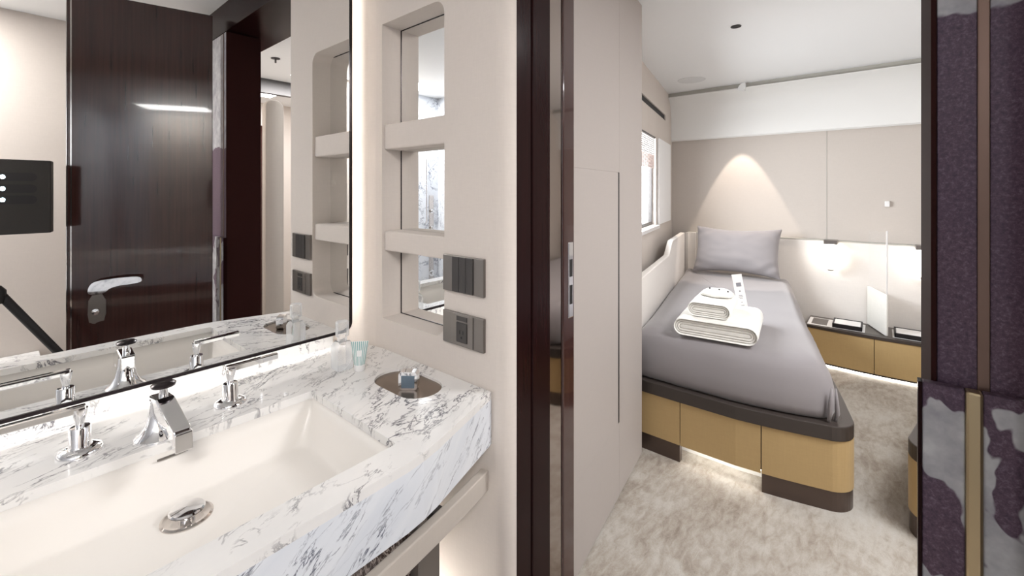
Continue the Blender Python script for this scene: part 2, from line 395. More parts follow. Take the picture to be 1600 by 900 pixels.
# header and door frame of the bathroom doorway
struct(B(0.80, 1.06, -0.36, 0.77, DZ + 0.005, BZ), 'wall_header', M['wood_matt'])
df = thing('door_frame', 'dark polished wood frame at the end of the niche wall', 'door frame', (0.95, 0.72, 0))
mb = MB().box(0.8405, 0.900, 0.690, 0.775, 0, DZ, 0.002).box(0.904, 0.984, 0.688, 0.775, 0, DZ, 0.003)
mb.build('casing', M['wood_matt'], df)
B(0.90, 0.904, 0.698, 0.775, 0, DZ).build('shadow_gap', M['black'], df)
B(0.985, 1.045, 0.691, 0.765, 0, DZ).build('reveal_strip', mat('smoked_mirror_strip', (0.40, 0.35, 0.32), 0.05, 1), df)['label'] = 'mirror polished metal strip'
B(1.045, 1.105, 0.686, 0.765, 0, DZ, 0.004).build('outer_trim', M['wood'], df)
k = B(1.07, 1.095, 0.6835, 0.687, 0.98, 1.20, 0.002).build('strike_plate', M['chrome'], df); k['label'] = 'tall chrome strike plate'
B(1.076, 1.089, 0.6825, 0.6838, 1.02, 1.075).build('latch_slot', M['black'], k)
B(1.076, 1.089, 0.6825, 0.6838, 1.10, 1.15).build('latch_slot', M['black'], k)

# right hand pier of the doorway, dark lacquer with painted reflections, metal strips
pr = thing('lacquer_pier', 'dark lacquered pier at the right of the doorway, reflections painted plum and white', 'pier', (0.88, -0.16, 0))
B(0.80, 0.965, -0.097, -0.0605, 0.0, DZ, 0.001).build('slab', M['plum'], pr)  # dark lacquered panel, its sheen painted in
B(0.80, 0.965, -0.36, -0.108, 0.0, DZ, 0.001).build('slab', M['plum'], pr)  # dark lacquered panel, its sheen painted in
B(0.798, 0.965, -0.108, -0.097, 0.0, DZ, 0.001).build('metal_strip', mat('brown_metal', (0.17, 0.11, 0.085), 0.35, 0.7), pr)
B(0.782, 0.797, -0.0845, -0.045, 0.0, 1.100, 0.002).build('lower_cladding', M['plumw'], pr)['label'] = 'panel with painted white reflections'
B(0.782, 0.797, -0.36, -0.1, 0.0, 1.100, 0.002).build('lower_cladding', M['plumw'], pr)['label'] = 'panel with painted white reflections'
B(0.779, 0.797, -0.1, -0.0845, 0.0, 1.100, 0.003).build('metal_strip', M['brass'], pr)['label'] = 'brass strip'
B(0.781, 0.797, -0.045, -0.041, 0.0, 1.100).build('edge_strip', M['wood_matt'], pr)
jl = B(0.798, 0.968, -0.0602, -0.0545, 0, DZ, 0.001).build('jamb_lining', mat('satin_dark_wood', (0.03, 0.010, 0.009), 0.6, spec=0.05), pr); jl['label'] = 'dark wood lining'

# open door leaf
hx, hy, ex, ey = 0.762, -0.150, 0.225, -0.30
L = math.hypot(ex - hx, ey - hy); ang = math.atan2(ey - hy, ex - hx)
dl = thing('door_leaf', 'dark glossy wooden bathroom door standing open, seen in the mirror', 'door', (hx, hy, 0))
DM = Matrix.Translation((hx, hy, 0)) @ Matrix.Rotation(ang, 4, 'Z')   # local +x from hinge to free end
B(0, L, -0.02, 0.02, 0.008, 2.29, 0.003, mtx=DM).build('panel', M['wood'], dl)
B(L, L + 0.003, -0.021, 0.021, 0.008, 2.29, mtx=DM).build('edge_strip', M['steel'], dl)
B(L - 0.016, L - 0.011, -0.0215, -0.0195, 0.03, 2.27, mtx=DM).build('edge_inlay', M['steel'], dl)
for sgn in (-1,):
    y0 = -0.02
    hd = MB().prism(smooth_poly([(L - 0.135, 0.855), (L - 0.075, 0.862), (L - 0.070, 0.73), (L - 0.095, 0.715), (L - 0.105, 0.724), (L - 0.135, 0.728)], 1), -0.028, -0.0202, f=lambda u, v, a: tuple(DM @ Vector((u, a, v)))).build('lock_plate', M['gunmetal'], dl, smooth=True)
    MB().lathe([(0.0, 0), (0.016, 0), (0.014, 0.012), (0.0, 0.014)], (0, 0, 0), 20, DM @ Matrix.Translation((L - 0.1, -0.028, 0.775)) @ Matrix.Rotation(R(90), 4, 'X')).build('thumb_turn', M['chrome'], hd, smooth=True)
    mb = MB().prism(smooth_poly([(L - 0.075, 0.862), (L - 0.085, 0.915), (L - 0.12, 0.93), (L - 0.26, 0.935), (L - 0.275, 0.915), (L - 0.265, 0.90), (L - 0.16, 0.895), (L - 0.135, 0.862)], 2), -0.075, -0.055, f=lambda u, v, a: tuple(DM @ Vector((u, a, v))))
    mb.lathe([(0.018, 0), (0.018, 0.05)], (0, 0, 0), 20, DM @ Matrix.Translation((L - 0.105, -0.02, 0.90)) @ Matrix.Rotation(R(90), 4, 'X'))
    mb.build('lever_handle', M['chrome'], dl, smooth=True)['label'] = 'chrome lever handle'

# ------------------------------------------------------------------ vanity
vc = thing('vanity_counter', 'white marble vanity counter with long cream basin under the mirror', 'counter', (0.2, 1.0, 0.72))
outl = [(-0.75, 0.66), (0.49, 0.66), (0.53, 0.664), (0.57, 0.672), (0.796, 0.735), (0.796, 1.20), (0.785, 1.262), (0.75, 1.312), (0.70, 1.345), (-0.75, 1.345)]
bas = rrect(-0.052, 0.512, 0.728, 1.082, 0.006, 2)
oval = arc(0.694, 0.982, 0.059, 0, 180, 12) + arc(0.694, 0.892, 0.059, 180, 360, 12)
MB().prism(outl, 0.832, 0.85, holes=[bas, oval]).build('slab', M['marble'], vc)
ap = [(-0.75, 0.66), (0.49, 0.66), (0.53, 0.664), (0.57, 0.672), (0.796, 0.735), (0.796, 0.757), (0.565, 0.692), (0.49, 0.68), (-0.75, 0.68)]
MB().prism(ap, 0.72, 0.8319).build('apron', M['marble_apron'], vc)
# basin shell with sloping sides
t = MB(); bb = bmesh.new()
top = [(-0.053, 0.727), (0.513, 0.727), (0.513, 1.083), (-0.053, 1.083)]
bot = [(-0.02, 0.775), (0.475, 0.775), (0.475, 1.045), (-0.02, 1.045)]
def lin(a, b, f): return tuple(a[i] * (1 - f) + b[i] * f for i in range(2))
rr = []
for (f_, z, r) in ((0, 0.832, 0.006), (0.15, 0.80, 0.01), (0.55, 0.765, 0.02), (0.8, 0.748, 0.03), (1.0, 0.742, 0.035)):
    a = lin(top[0], bot[0], f_); c_ = lin(top[2], bot[2], f_)
    rr.append([bb.verts.new((x, y, z)) for x, y in rrect(a[0], c_[0], a[1], c_[1], r, 4)])
for a, b in zip(rr, rr[1:]):
    for i in range(len(a)): bb.faces.new([a[i], a[(i + 1) % len(a)], b[(i + 1) % len(a)], b[i]])
bb.faces.new(rr[-1]); bmesh.ops.recalc_face_normals(bb, faces=bb.faces[:]); bmesh.ops.reverse_faces(bb, faces=bb.faces[:])
t._merge(bb); basin = t.build('basin', M['basin'], vc, smooth=True)
md = basin.modifiers.new('solid', 'SOLIDIFY'); md.thickness = 0.01; md.offset = -1
dr = MB().lathe([(0.0, 0.0), (0.041, 0.0), (0.041, 0.002), (0.037, 0.004), (0.028, 0.001), (0.0, 0.001)], (0.232, 0.985, 0.742), 40).build('drain', M['steel'], basin, smooth=True)
MB().lathe([(0.012, -0.002), (0.012, 0.010), (0.0275, 0.012), (0.0285, 0.0145), (0.026, 0.017), (0.0, 0.019)], (0.232, 0.985, 0.743), 40).build('stopper', M['chrome'], basin, smooth=True)
B(0.205, 0.255, 1.0735, 1.0765, 0.8215, 0.8255, 0.001).build('overflow_slot', M['gunmetal'], basin)
rc = MB().prism(arc(0.694, 0.982, 0.0585, 0, 180, 12) + arc(0.694, 0.892, 0.0585, 180, 360, 12), 0.832, 0.844).build('recessed_lid', M['recess'], vc); rc['label'] = 'oval brown metal lid'
kb = MB().prism(rrect(0.660, 0.708, 0.8445, 0.890, 0.009, 4), 0.906, 0.930, f=XZ).build('lid_knob', M['chrome'], rc, smooth=True); kb['label'] = 'square chrome knob'
kb2 = B(0.667, 0.701, 0.9045, 0.9065, 0.850, 0.881, 0.001).build('knob_face', M['blue_enamel'], rc)
for o_ in (kb, kb2):
    o_.data.transform(Matrix.Translation((0.684, 0.918, 0)) @ Matrix.Rotation(R(-52), 4, 'Z') @ Matrix.Translation((-0.684, -0.918, 0)))
bs = B(-0.75, 0.70, 1.336, 1.348, 0.85, 0.93).build('backsplash', M['marble'], vc)

# towel rail under the apron
def off(pts, d):
    out = []
    for i, p in enumerate(pts):
        a = Vector(pts[max(0, i - 1)]); b = Vector(pts[min(len(pts) - 1, i + 1)]); n_ = (b - a).normalized()
        out.append((p[0] - n_.y * d, p[1] + n_.x * d))
    return out
rp = [(-0.7, 0.60), (-0.3, 0.625), (0.1, 0.655), (0.35, 0.683), (0.5, 0.70), (0.6, 0.712), (0.7, 0.727), (0.797, 0.745)]
tr = thing('towel_rail', 'beige leather covered rail running under the marble apron', 'rail', (0.4, 0.70, 0.60))
MB().prism(rp + off(rp, 0.022)[::-1], 0.60, 0.65, bev=0.003).build('rail', M['leatherw'], tr)
for xx in (-0.2, 0.62): B(xx, xx + 0.03, 0.72, 0.768, 0.615, 0.64, 0.002).build('bracket', M['gun_dark'], tr)
# cabinet below
cb = thing('vanity_cabinet', 'dark marble faced cabinet with bronze end below the counter', 'cabinet', (0.2, 1.0, 0.12))
B(-0.7, 0.60, 0.80, 1.32, 0.12, 0.715).build('body', M['dark_marble'], cb)
B(0.60, 0.66, 0.77, 1.32, 0.12, 0.715, 0.003).build('end_post', M['gunmetal'], cb)
B(-0.7, 0.60, 0.90, 1.3, 0.0, 0.12).build('plinth', M['gun_dark'], cb)
led = B(-0.6, 0.62, 0.86, 0.88, 0.105, 0.119).build('led_strip', M['led'], cb)
B(0.662, 0.672, 0.85, 1.28, 0.14, 0.152).build('led_strip', mat('cabinet_led', (1, 1, 1), emis=(1, 0.96, 0.9), es=80), cb)

# mirror with light behind
mr = thing('vanity_mirror', 'large back-lit mirror with dark frame and rounded corner over the counter', 'mirror', (0, 1.33, 0.9))
o_ = rrect(-1.0, 0.745, 0.898, 2.25, 0.03, 6); i_ = rrect(-0.992, 0.737, 0.906, 2.242, 0.024, 6)
MB().prism(o_, 1.298, 1.308, holes=[i_], f=XZ).build('frame', M['frame'], mr)
MB().prism(rrect(-0.991, 0.736, 0.907, 2.241, 0.023, 6), 1.301, 1.306, f=XZ).build('mirror_glass', M['mirror'], mr)
MB().prism(rrect(-0.93, 0.67, 0.96, 2.19, 0.03, 4), 1.308, 1.335, f=XZ).build('back_box', M['whitel'], mr)
B(0.671, 0.681, 1.312, 1.330, 0.96, 2.18).build('led_strip', M['led'], mr)
B(-0.9, 0.70, 1.310, 1.328, 0.936, 0.944).build('led_strip', mat('under_mirror_led', (1, 1, 1), emis=(1, 0.98, 0.95), es=9), mr)

# niche mirror and shelves
nm = B(0.872, 0.878, 0.90, 1.235, 0.93, 1.90).build('niche_mirror', M['mirror']); tag(nm, 'narrow mirror at the back of the wall niche', 'mirror')
B(0.8705, 0.8725, 1.2112, 1.2138, 0.943, 1.882).build('edge_gap', M['frame'], nm)
B(0.8705, 0.8725, 0.93, 1.2112, 0.9432, 0.9455).build('edge_gap', M['frame'], nm)
B(0.8705, 0.8725, 0.93, 1.2112, 1.8795, 1.8818).build('edge_gap', M['frame'], nm)
for z0, z1, lb in ((1.482, 1.562, 'upper cream block shelf in the wall niche'), (1.158, 1.222, 'lower cream block shelf in the wall niche')):
    tag(B(0.808, 0.8695, 0.9152, 1.2135, z0, z1, 0.005).build('niche_shelf', M['leatherw'] if 0 else M['cream']), lb, 'shelf', 'shelves in the wall niche')

# switch plates
def plate(z0, z1, label, sock):
    t = thing('wall_outlet' if sock else 'switch_plate', label, 'outlet' if sock else 'switch', (0.8, 0.834, z0))
    B(0.791, 0.7995, 0.757, 0.911, z0, z1, 0.0015).build('plate', M['gunmetal'], t)
    n = 3
    if not sock:
        for i in range(3):
            y = 0.793 + i * 0.0265
            B(0.788, 0.7925, y, y + 0.0255, z0 + 0.002, z1 - 0.002, 0.001).build('rocker', M['gun_dark'], t)
    else:
        B(0.7885, 0.7925, 0.793, 0.8725, z0 + 0.002, z1 - 0.002, 0.001).build('insert', M['gunmetal'], t)
        s_ = B(0.7865, 0.789, 0.813, 0.853, z0 + 0.012, z1 - 0.022, 0.002).build('socket', M['gun_dark'], t)
        for y in (0.826, 0.838): B(0.786, 0.7868, y, y + 0.002, z0 + 0.034, z0 + 0.044).build('pin_slot', M['black'], s_)
        MB().lathe([(0, 0), (0.003, 0), (0.003, 0.001), (0, 0.001)], (0, 0, 0), 12, Matrix.Translation((0.786, 0.833, z0 + 0.025)) @ Matrix.Rotation(R(90), 4, 'Y')).build('pin_slot', M['black'], s_)
        B(0.787, 0.789, 0.813, 0.853, z1 - 0.018, z1 - 0.006, 0.001).build('cover_flap', M['gun_dark'], t)
plate(1.080, 1.177, 'grey metal three-way light switch plate right of the niche', False)
plate(0.940, 1.026, 'grey metal power outlet plate below the light switch', True)

# taps
def tap(x, y, d, label):
    t = thing('tap', label, 'tap', (x, y, 0.85), None)
    MB().lathe([(0.034, 0.0), (0.034, 0.003), (0.030, 0.008), (0.020, 0.011), (0.0, 0.011)], (x, y, 0.85), 36).build('flange', M['chrome'], t, smooth=True)
    MB().lathe([(0.019, 0.009), (0.0165, 0.014), (0.0160, 0.046), (0.0145, 0.048), (0.0065, 0.049), (0.0065, 0.056), (0.0085, 0.062), (0.0115, 0.078), (0.0115, 0.082), (0.0, 0.083)], (x, y, 0.85), 12).build('stem', M['chrome'], t, smooth=True)
    x1 = x + d * 0.105
    B(min(x - d * 0.008, x1), max(x - d * 0.008, x1), y - 0.0065, y + 0.0065, 0.9245, 0.9385, 0.002).build('lever', M['chrome'], t)
tap(0.107, 1.172, -1, 'chrome lever tap left of the spout, lever pointing left')
tap(0.359, 1.168, 1, 'chrome lever tap right of the spout, lever pointing right')
fc = thing('faucet', 'chrome basin spout with flared foot in the middle of the counter', 'faucet', (0.222, 1.12, 0.85))
MB().lathe([(0.040, 0), (0.040, 0.003), (0.030, 0.012), (0.022, 0.028), (0.017, 0.055), (0.015, 0.075), (0.0, 0.078)], (0.218, 1.128, 0.85), 4 * 6).build('foot', M['chrome'], fc, smooth=True)
mb = MB().hull([(0.205, 1.145, 0.930), (0.235, 1.145, 0.930), (0.205, 1.09, 0.937), (0.235, 1.09, 0.937), (0.206, 1.145, 0.895), (0.234, 1.145, 0.895),
     (0.212, 0.99, 0.905), (0.240, 0.99, 0.905), (0.212, 0.985, 0.880), (0.240, 0.985, 0.880), (0.206, 1.11, 0.900), (0.234, 1.11, 0.900)])
mb.build('spout', M['chrome'], fc, bev=0.003)
MB().hull([(0.213, 1.006, 0.900), (0.241, 1.006, 0.900), (0.213, 0.982, 0.902), (0.241, 0.982, 0.902), (0.213, 1.004, 0.868), (0.241, 1.004, 0.868), (0.213, 0.980, 0.868), (0.241, 0.980, 0.868)]).build('nozzle', M['chrome'], fc, bev=0.002)
MB().lathe([(0.008, 0), (0.007, 0.018), (0.010, 0.022), (0.0, 0.023)], (0.222, 1.110, 0.932), 16).build('diverter_stem', M['chrome'], fc, smooth=True)
MB().lathe([(0.010, 0), (0.020, 0.002), (0.021, 0.006), (0.017, 0.009), (0.0, 0.0095)], (0.222, 1.110, 0.952), 24).build('diverter_knob', M['frame'], fc, smooth=True)['label'] = 'round dark knob'

# glass bottle and toiletry tube
gb = thing('glass_bottle', 'clear square glass bottle with tall neck standing by the mirror corner', 'bottle', (0.632, 1.155, 0.85))
gl = MB().loft(rrect(0.609, 0.655, 1.132, 1.178, 0.006, 3), [(0.001, 0.8505), (0, 0.853), (0, 0.915), (0.006, 0.924), (0.012, 0.928)]).build('body', M['glass'], gb, smooth=True)
MB().lathe([(0.013, 0), (0.013, 0.012), (0.018, 0.014), (0.018, 0.052), (0.015, 0.055), (0.0, 0.056)], (0.632, 1.155, 0.928), 24).build('stopper', M['glass'], gb, smooth=True)
tb = thing('toiletry_tube', 'small white tube with mint green stripes standing on its cap', 'tube', (0.657, 1.106, 0.85))
TM = Matrix.Translation((0.657, 1.106, 0.85)) @ Matrix.Rotation(R(-40), 4, 'Z')
MB().lathe([(0.014, 0.0005), (0.015, 0.003), (0.015, 0.018), (0.0, 0.018)], (0, 0, 0), 24, TM).build('cap', M['whitel'], tb, smooth=True)
bm_ = bmesh.new(); rings = []
tub = lambda f: (0.015 + 0.0095 * f, 0.015 * (1 - f) + 0.002 * f, 0.018 + 0.062 * f)
for i in range(9):
    a, b, z = tub(i / 8); rings.append([bm_.verts.new((a * math.cos(k * math.pi / 12), b * math.sin(k * math.pi / 12), z)) for k in range(24)])
for a, b in zip(rings, rings[1:]):
    for i in range(24): bm_.faces.new([a[i], a[(i + 1) % 24], b[(i + 1) % 24], b[i]])
bm_.faces.new(rings[-1]); MB()._merge(bm_, TM).build('body', M['whitel'], tb, smooth=True)
sm = bmesh.new()
for k in range(-4, 5):
    x = k / 4.6
    for i in range(8):
        if abs(k) < 2 and 3 <= i <= 4: continue
        q = []
        for (xx, f) in ((x - 0.05, i / 8), (x + 0.05, i / 8), (x + 0.05, (i + 1) / 8), (x - 0.05, (i + 1) / 8)):
            a, b, z = tub(f); q.append(sm.verts.new((a * xx, -b * math.sqrt(max(0, 1 - xx * xx)) - 0.0004, z)))
        sm.faces.new(q)
MB()._merge(sm, TM).build('stripes', M['mint'], tb)['label'] = 'mint green vertical stripes'

# ------------------------------------------------------------------ rear of bathroom (seen in mirrors)
bn = thing('stone_bench', 'white marble bench along the rear wall, seen low in the mirror', 'bench', (-0.3, -0.9, 0))
B(-0.98, 0.17, -1.097, -0.78, 0.385, 0.43, 0.004).build('top', M['marble'], bn)
B(-0.96, 0.15, -1.097, -0.80, 0, 0.385).build('base', M['marble'], bn)
sp = thing('shower_control', 'chrome shower control column with round knobs on the marble wall', 'shower', (-1.31, -1.09, 0.4))
B(-1.335, -1.275, -1.0995, -1.094, 0.38, 1.3, 0.002).build('panel', M['steel'], sp)
for z, q in ((0.46, 0.036), (0.72, 0.05), (0.95, 0.02), (1.13, 0.022)):
    MB().lathe([(q, 0), (q, 0.006), (q * 0.5, 0.010), (q * 0.5, 0.035), (0, 0.036)], (0, 0, 0), 24, Matrix.Translation((-1.305, -1.094, z)) @ Matrix.Rotation(R(-90), 4, 'X')).build('knob', M['chrome'], sp, smooth=True)
hs = MB().tube([(-1.22, -1.099, 1.0), (-1.22, -1.07, 1.02), (-1.22, -1.07, 1.75), (-1.22, -1.099, 1.77)], 0.008).build('hand_shower_rail', M['chrome'], smooth=True)
tag(hs, 'slim chrome shower rail on the marble wall', 'shower rail')

# camera on tripod, mirrored at the left
cm = thing('panorama_camera', 'dark boxy panoramic camera with three lens slots, reflected at left', 'camera', (0.045, -0.09, 1.16))
bodyp = [(-0.075, -0.15), (0.155, -0.15), (0.165, -0.092), (0.155, -0.037), (-0.075, -0.037), (-0.085, -0.092)]
MB().prism(bodyp, 1.175, 1.475, bev=0.004).build('body', M['cambody'], cm)
for z in (1.405, 1.358, 1.314):
    s_ = MB().prism(rrect(-0.05, 0.115, z - 0.017, z + 0.017, 0.0165, 6), -0.0375, -0.0345, f=XZ).build('lens_slot', M['rubber'], cm)
    MB().lathe([(0, 0), (0.008, 0), (0.008, 0.001), (0, 0.001)], (0, 0, 0), 16, Matrix.Translation((0.023, -0.0345, z)) @ Matrix.Rotation(R(90), 4, 'X')).build('lamp', M['camled'], s_)
tp = thing('tripod', 'black tripod with splayed legs under the panoramic camera', 'tripod', (0.0, -0.09, 0))
MB().tube([(0.0, -0.09, 0.90), (0.0, -0.09, 1.172)], 0.014).build('column', M['rubber'], tp, smooth=True)
MB().lathe([(0.03, 0), (0.035, 0.02), (0.035, 0.05), (0.02, 0.07)], (0.0, -0.09, 0.90), 20).build('shoulder', M['rubber'], tp, smooth=True)
for (fx, fy) in ((0.56, -0.03), (-0.45, -0.35), (-0.30, 0.12)):
    a = Vector((0.02 * (1 if fx > 0 else -1), -0.09, 0.93)); e = Vector((fx, fy, 0.012))
    q = a.lerp(e, 0.5)
    MB().tube([a, q], [0.016, 0.014]).tube([q, e], 0.009).build('leg', M['rubber'], tp, smooth=True)
    MB().tube([a.lerp(e, 0.46), a.lerp(e, 0.53)], 0.020).build('leg_clamp', M['rubber'], tp, smooth=True)

# corridor bits glimpsed in the mirror
cp = MB().prism(rrect(1.18, 1.30, 0.0, 1.97, 0.05, 6), -0.62, -0.56, f=XZ, bev=0.006).build('padded_post', M['leatherw'], smooth=True)
tag(cp, 'pale rounded-top padded post beyond the doorway, seen in the mirror', 'post')
cdn = thing('corridor_door', 'dark wooden cabin door at the end of the corridor in the mirror', 'door', (1.7, -2.49, 0))
B(1.25, 2.05, -2.499, -2.46, 0.005, 2.05, 0.003).build('panel', M['wood'], cdn)
B(1.32, 1.345, -2.46, -2.41, 0.95, 1.05, 0.004).build('handle', M['chrome'], cdn)
tag(B(1.062, 2.299, -1.42, -1.36, 2.18, 2.299).build('ceiling_beam', M['gun_dark']), 'dark beam across the corridor ceiling, seen in the mirror', 'beam')
skk = thing('sprinkler', 'small dark ceiling sprinkler seen in the mirror beyond the door', 'sprinkler', (1.3, -0.7, 2.29))
MB().lathe([(0.03, 0.0), (0.03, 0.004), (0.0, 0.004)], (1.3, -0.7, 2.295), 20).build('rose', M['gun_dark'], skk)
MB().lathe([(0.006, 0.0), (0.006, 0.03), (0.0, 0.03)], (1.3, -0.7, 2.265), 12).build('head', M['gun_dark'], skk)

# ------------------------------------------------------------------ wardrobe
wd = thing('wardrobe', 'tall taupe wardrobe with dark recessed handle slot beside the doorway', 'wardrobe', (1.7, 1.0, 0))
def Wf(x, d): return (x - d * 0.1455, Wdy(x) + d * 0.989)
def panel(x0, x1, z0, z1, d0, d1, name, m, bev=0.0, parent=wd):
    p = [Wf(x0, d0), Wf(x1, d0), Wf(x1, d1), Wf(x0, d1)]
    return MB().prism(p, z0, z1, bev=bev).build(name, m, parent)
pb = [Wf(1.12, 0.022), Wf(2.128, 0.022), (2.128, 1.10), (1.065, 1.10), (1.065, Wdy(1.12) + 0.1)]
MB().prism(pb, 0.0, CZ - 0.002).build('carcass', M['wardrobe'], wd)
panel(1.765, 2.128, 0.012, CZ - 0.004, 0.0, 0.0215, 'door', M['wardrobe'], 0.002)
dleft = panel(1.12, 1.749, 0.335, 1.43, 0.0, 0.0215, 'door', M['wardrobe'], 0.0)
dleft.data.transform(Matrix.Identity(4))
panel(1.12, 1.7635, 1.4305, CZ - 0.004, 0.0, 0.0215, 'top_panel', M['wardrobe'], 0.0)
panel(1.12, 1.7635, 0.012, 0.3345, 0.0, 0.0215, 'bottom_panel', M['wardrobe'], 0.0)
panel(1.7495, 1.7645, 0.336, 1.429, -0.0006, 0.021, 'handle_slot', M['black'])
panel(1.7637, 1.7648, 0.012, 0.335, 0.004, 0.021, 'seam', M['gun_dark'])

# ------------------------------------------------------------------ beds
def outline_bed(s):
    p = [(2.19, 1.06), (2.19, 0.75), (2.195, 0.50), (2.215, 0.36), (2.25, 0.22)] + [(2.285, 0.125), (2.325, 0.085), (2.37, 0.073), (2.42, 0.076)] + [(3.2, 0.262), (4.2, 0.468), (4.42, 0.51), (4.42, WWy(4.42) - 0.005), (2.3, WWy(2.3) - 0.005), (2.19, WWy(2.19) - 0.005)]
    return [(x, y * s - (0.02 if s < 0 else 0)) for x, y in p]
def dens(pts, step=0.04):
    out = []
    for i in range(len(pts)):
        a, b = Vector(pts[i]), Vector(pts[(i + 1) % len(pts)]); n = max(1, int((b - a).length / step))
        out += [tuple(a.lerp(b, k / n)) for k in range(n)]
    return out
def ccw(p):
    A = sum(p[i - 1][0] * p[i][1] - p[i][0] * p[i - 1][1] for i in range(len(p)))
    return p if A > 0 else p[::-1]
def bed(s, label):
    t = thing('platform_bed', label, 'bed', (2.4, 0.5 * s, 0), None)
    p = outline_bed(s)
    fy = lambda y: y * s - (0.02 if s < 0 else 0)
    # leather drawer fronts, split along y
    def cut(pts, y0, y1, xm):     # part of the foot outline between y0..y1 as a strip
        pass
    def strip(path, d, z0, z1, name, m, bev=0):
        q = off(path, d * (1 if s > 0 else -1)); return MB().prism(path + q[::-1], z0, z1, bev=bev).build(name, m, t)
    def P(a): return [(x, fy(y)) for x, y in a]
    A_ = [(2.19, 1.06), (2.19, 0.90), (2.19, 0.752)]
    B_ = [(2.19, 0.748), (2.193, 0.60), (2.195, 0.50), (2.209, 0.40)]
    rc_ = arc(2.365, 0.18, 0.105, 200, 275, 8)
    C_ = [(2.21, 0.396), (2.222, 0.33), (2.24, 0.25)] + rc_ + [(2.6, 0.122), (3.2, 0.262), (4.2, 0.468), (4.42, 0.51)]
    # path runs with the body on its left side when s>0
    for pth in (A_, B_, C_):
        strip(P(pth), 0.022, 0.085, 0.298, 'leather_front', M['mustard'])
    full = A_ + B_ + C_[1:]
    core = P(off(full, 0.021)) + P([(4.42, WWy(4.42) - 0.01), (2.22, WWy(2.22) - 0.01)])
    MB().prism(core, 0.09, 0.30).build('core', M['bed_rail'], t)
    core2 = P(off(full, 0.12)) + P([(4.3, WWy(4.3) - 0.1), (2.35, WWy(2.35) - 0.1)])
    MB().prism(core2, 0.0, 0.09).build('recessed_foot', M['whitel'], t)
    strip(P([(x - 0.008, y) for x, y in full]), 0.045, 0.30, 0.362, 'top_rail', M['bed_rail'], 0.004)
    MB().prism(P(off(full, 0.03)) + P([(4.42, WWy(4.42) - 0.01), (2.22, WWy(2.22) - 0.01)]), 0.30, 0.3615).build('deck', M['bed_rail'], t)
    strip(P([(x + 0.003, y) for x, y in A_]), 0.03, 0.0, 0.0845, 'plinth', M['plinth'])
    cc = [(2.213, 0.396), (2.225, 0.33), (2.243, 0.25)] + arc(2.365, 0.18, 0.102, 200, 275, 8) + [(2.5, 0.103)]
    strip(P(cc), 0.03, 0.0, 0.0845, 'plinth', M['plinth'])
    strip(P(off(B_, 0.05)), 0.01, 0.070, 0.084, 'led_strip', M['ledw'])
    return t
bed(1, 'built-in bed base with mustard leather front and dark rail by the window')
bed(-1, 'second bed base, only its mustard corner showing beside the lacquered pier')

def mattress(s, label):
    p = [(2.215, 1.02), (2.205, 0.75), (2.215, 0.50), (2.235, 0.36), (2.265, 0.24), (2.30, 0.165), (2.35, 0.14), (2.45, 0.150), (3.2, 0.315), (4.2, 0.51), (4.405, 0.55), (4.405, 1.475), (2.6, WWy(2.6) - 0.12), (2.3, WWy(2.3) - 0.11)]
    p = [(x, y * s - (0.02 if s < 0 else 0)) for x, y in p]
    o2 = smooth_poly(ccw(dens(p, 0.10)), 1); o2 = ccw(dens(o2, 0.035))
    bx = bmesh.new(); n = len(o2); cx = sum(q[0] for q in o2) / n; cy = sum(q[1] for q in o2) / n
    nor = []
    for i in range(n):
        d = (Vector(o2[(i + 3) % n]) - Vector(o2[i - 3])).normalized(); nor.append(Vector((-d.y, d.x)))
    rg = []
    for ins, lr, z in [(0.02, 0, 0.363), (0.002, 0, 0.380), (-0.006, 0, 0.41), (0.0, 0, 0.46), (0.01, 0, 0.51), (0.028, 0, 0.55), (0.045, 0, 0.575), (0.062, 0.01, 0.592), (0.07, 0.05, 0.602)] + [(0.07, f, 0.606) for f in (0.12, 0.2, 0.3, 0.4, 0.5, 0.6, 0.7, 0.8, 0.9, 0.97)]:
        rg.append([bx.verts.new(((q[0] + nr.x * ins) * (1 - lr) + cx * lr, (q[1] + nr.y * ins) * (1 - lr) + cy * lr, z)) for q, nr in zip(o2, nor)])
    for a, b in zip(rg, rg[1:]):
        for i in range(n): bx.faces.new([a[i], a[(i + 1) % n], b[(i + 1) % n], b[i]])
    bx.faces.new(rg[0][::-1]); bx.faces.new(rg[-1]); mb = MB()._merge(bx)
    for v in mb.bm.verts:
        c = v.co; k = noise.noise(Vector((c.x * 5, c.y * 5, c.z * 9))) * 0.006
        if c.z < 0.58:
            k += noise.noise(Vector((c.x * 18, c.y * 18, c.z * 3))) * 0.006
            ctr = Vector((3.2, 0.8 * s)); d = (Vector((c.x, c.y)) - ctr).normalized(); c.x += d.x * k; c.y += d.y * k
        else: c.z += k * 0.6
    o = mb.build('mattress', M['sheet'], smooth='all'); tag(o, label, 'mattress'); return o
mt1 = mattress(1, 'mattress with smooth grey fitted sheet on the window-side bed')
mt2 = mattress(-1, 'grey sheeted mattress of the second bed hidden behind the lacquered pier')
# tuck folds at the foot corner
mb = MB()
mb.tube([(2.300, 0.148, 0.505), (2.286, 0.150, 0.46), (2.284, 0.153, 0.41), (2.292, 0.158, 0.366)], [0.004, 0.009, 0.011, 0.006], 8)
mb.tube([(2.325, 0.136, 0.50), (2.315, 0.132, 0.45), (2.315, 0.130, 0.40), (2.322, 0.137, 0.362)], [0.003, 0.007, 0.009, 0.006], 8)
par(mb.build('sheet_fold', M['sheet'], smooth='all'), mt1)

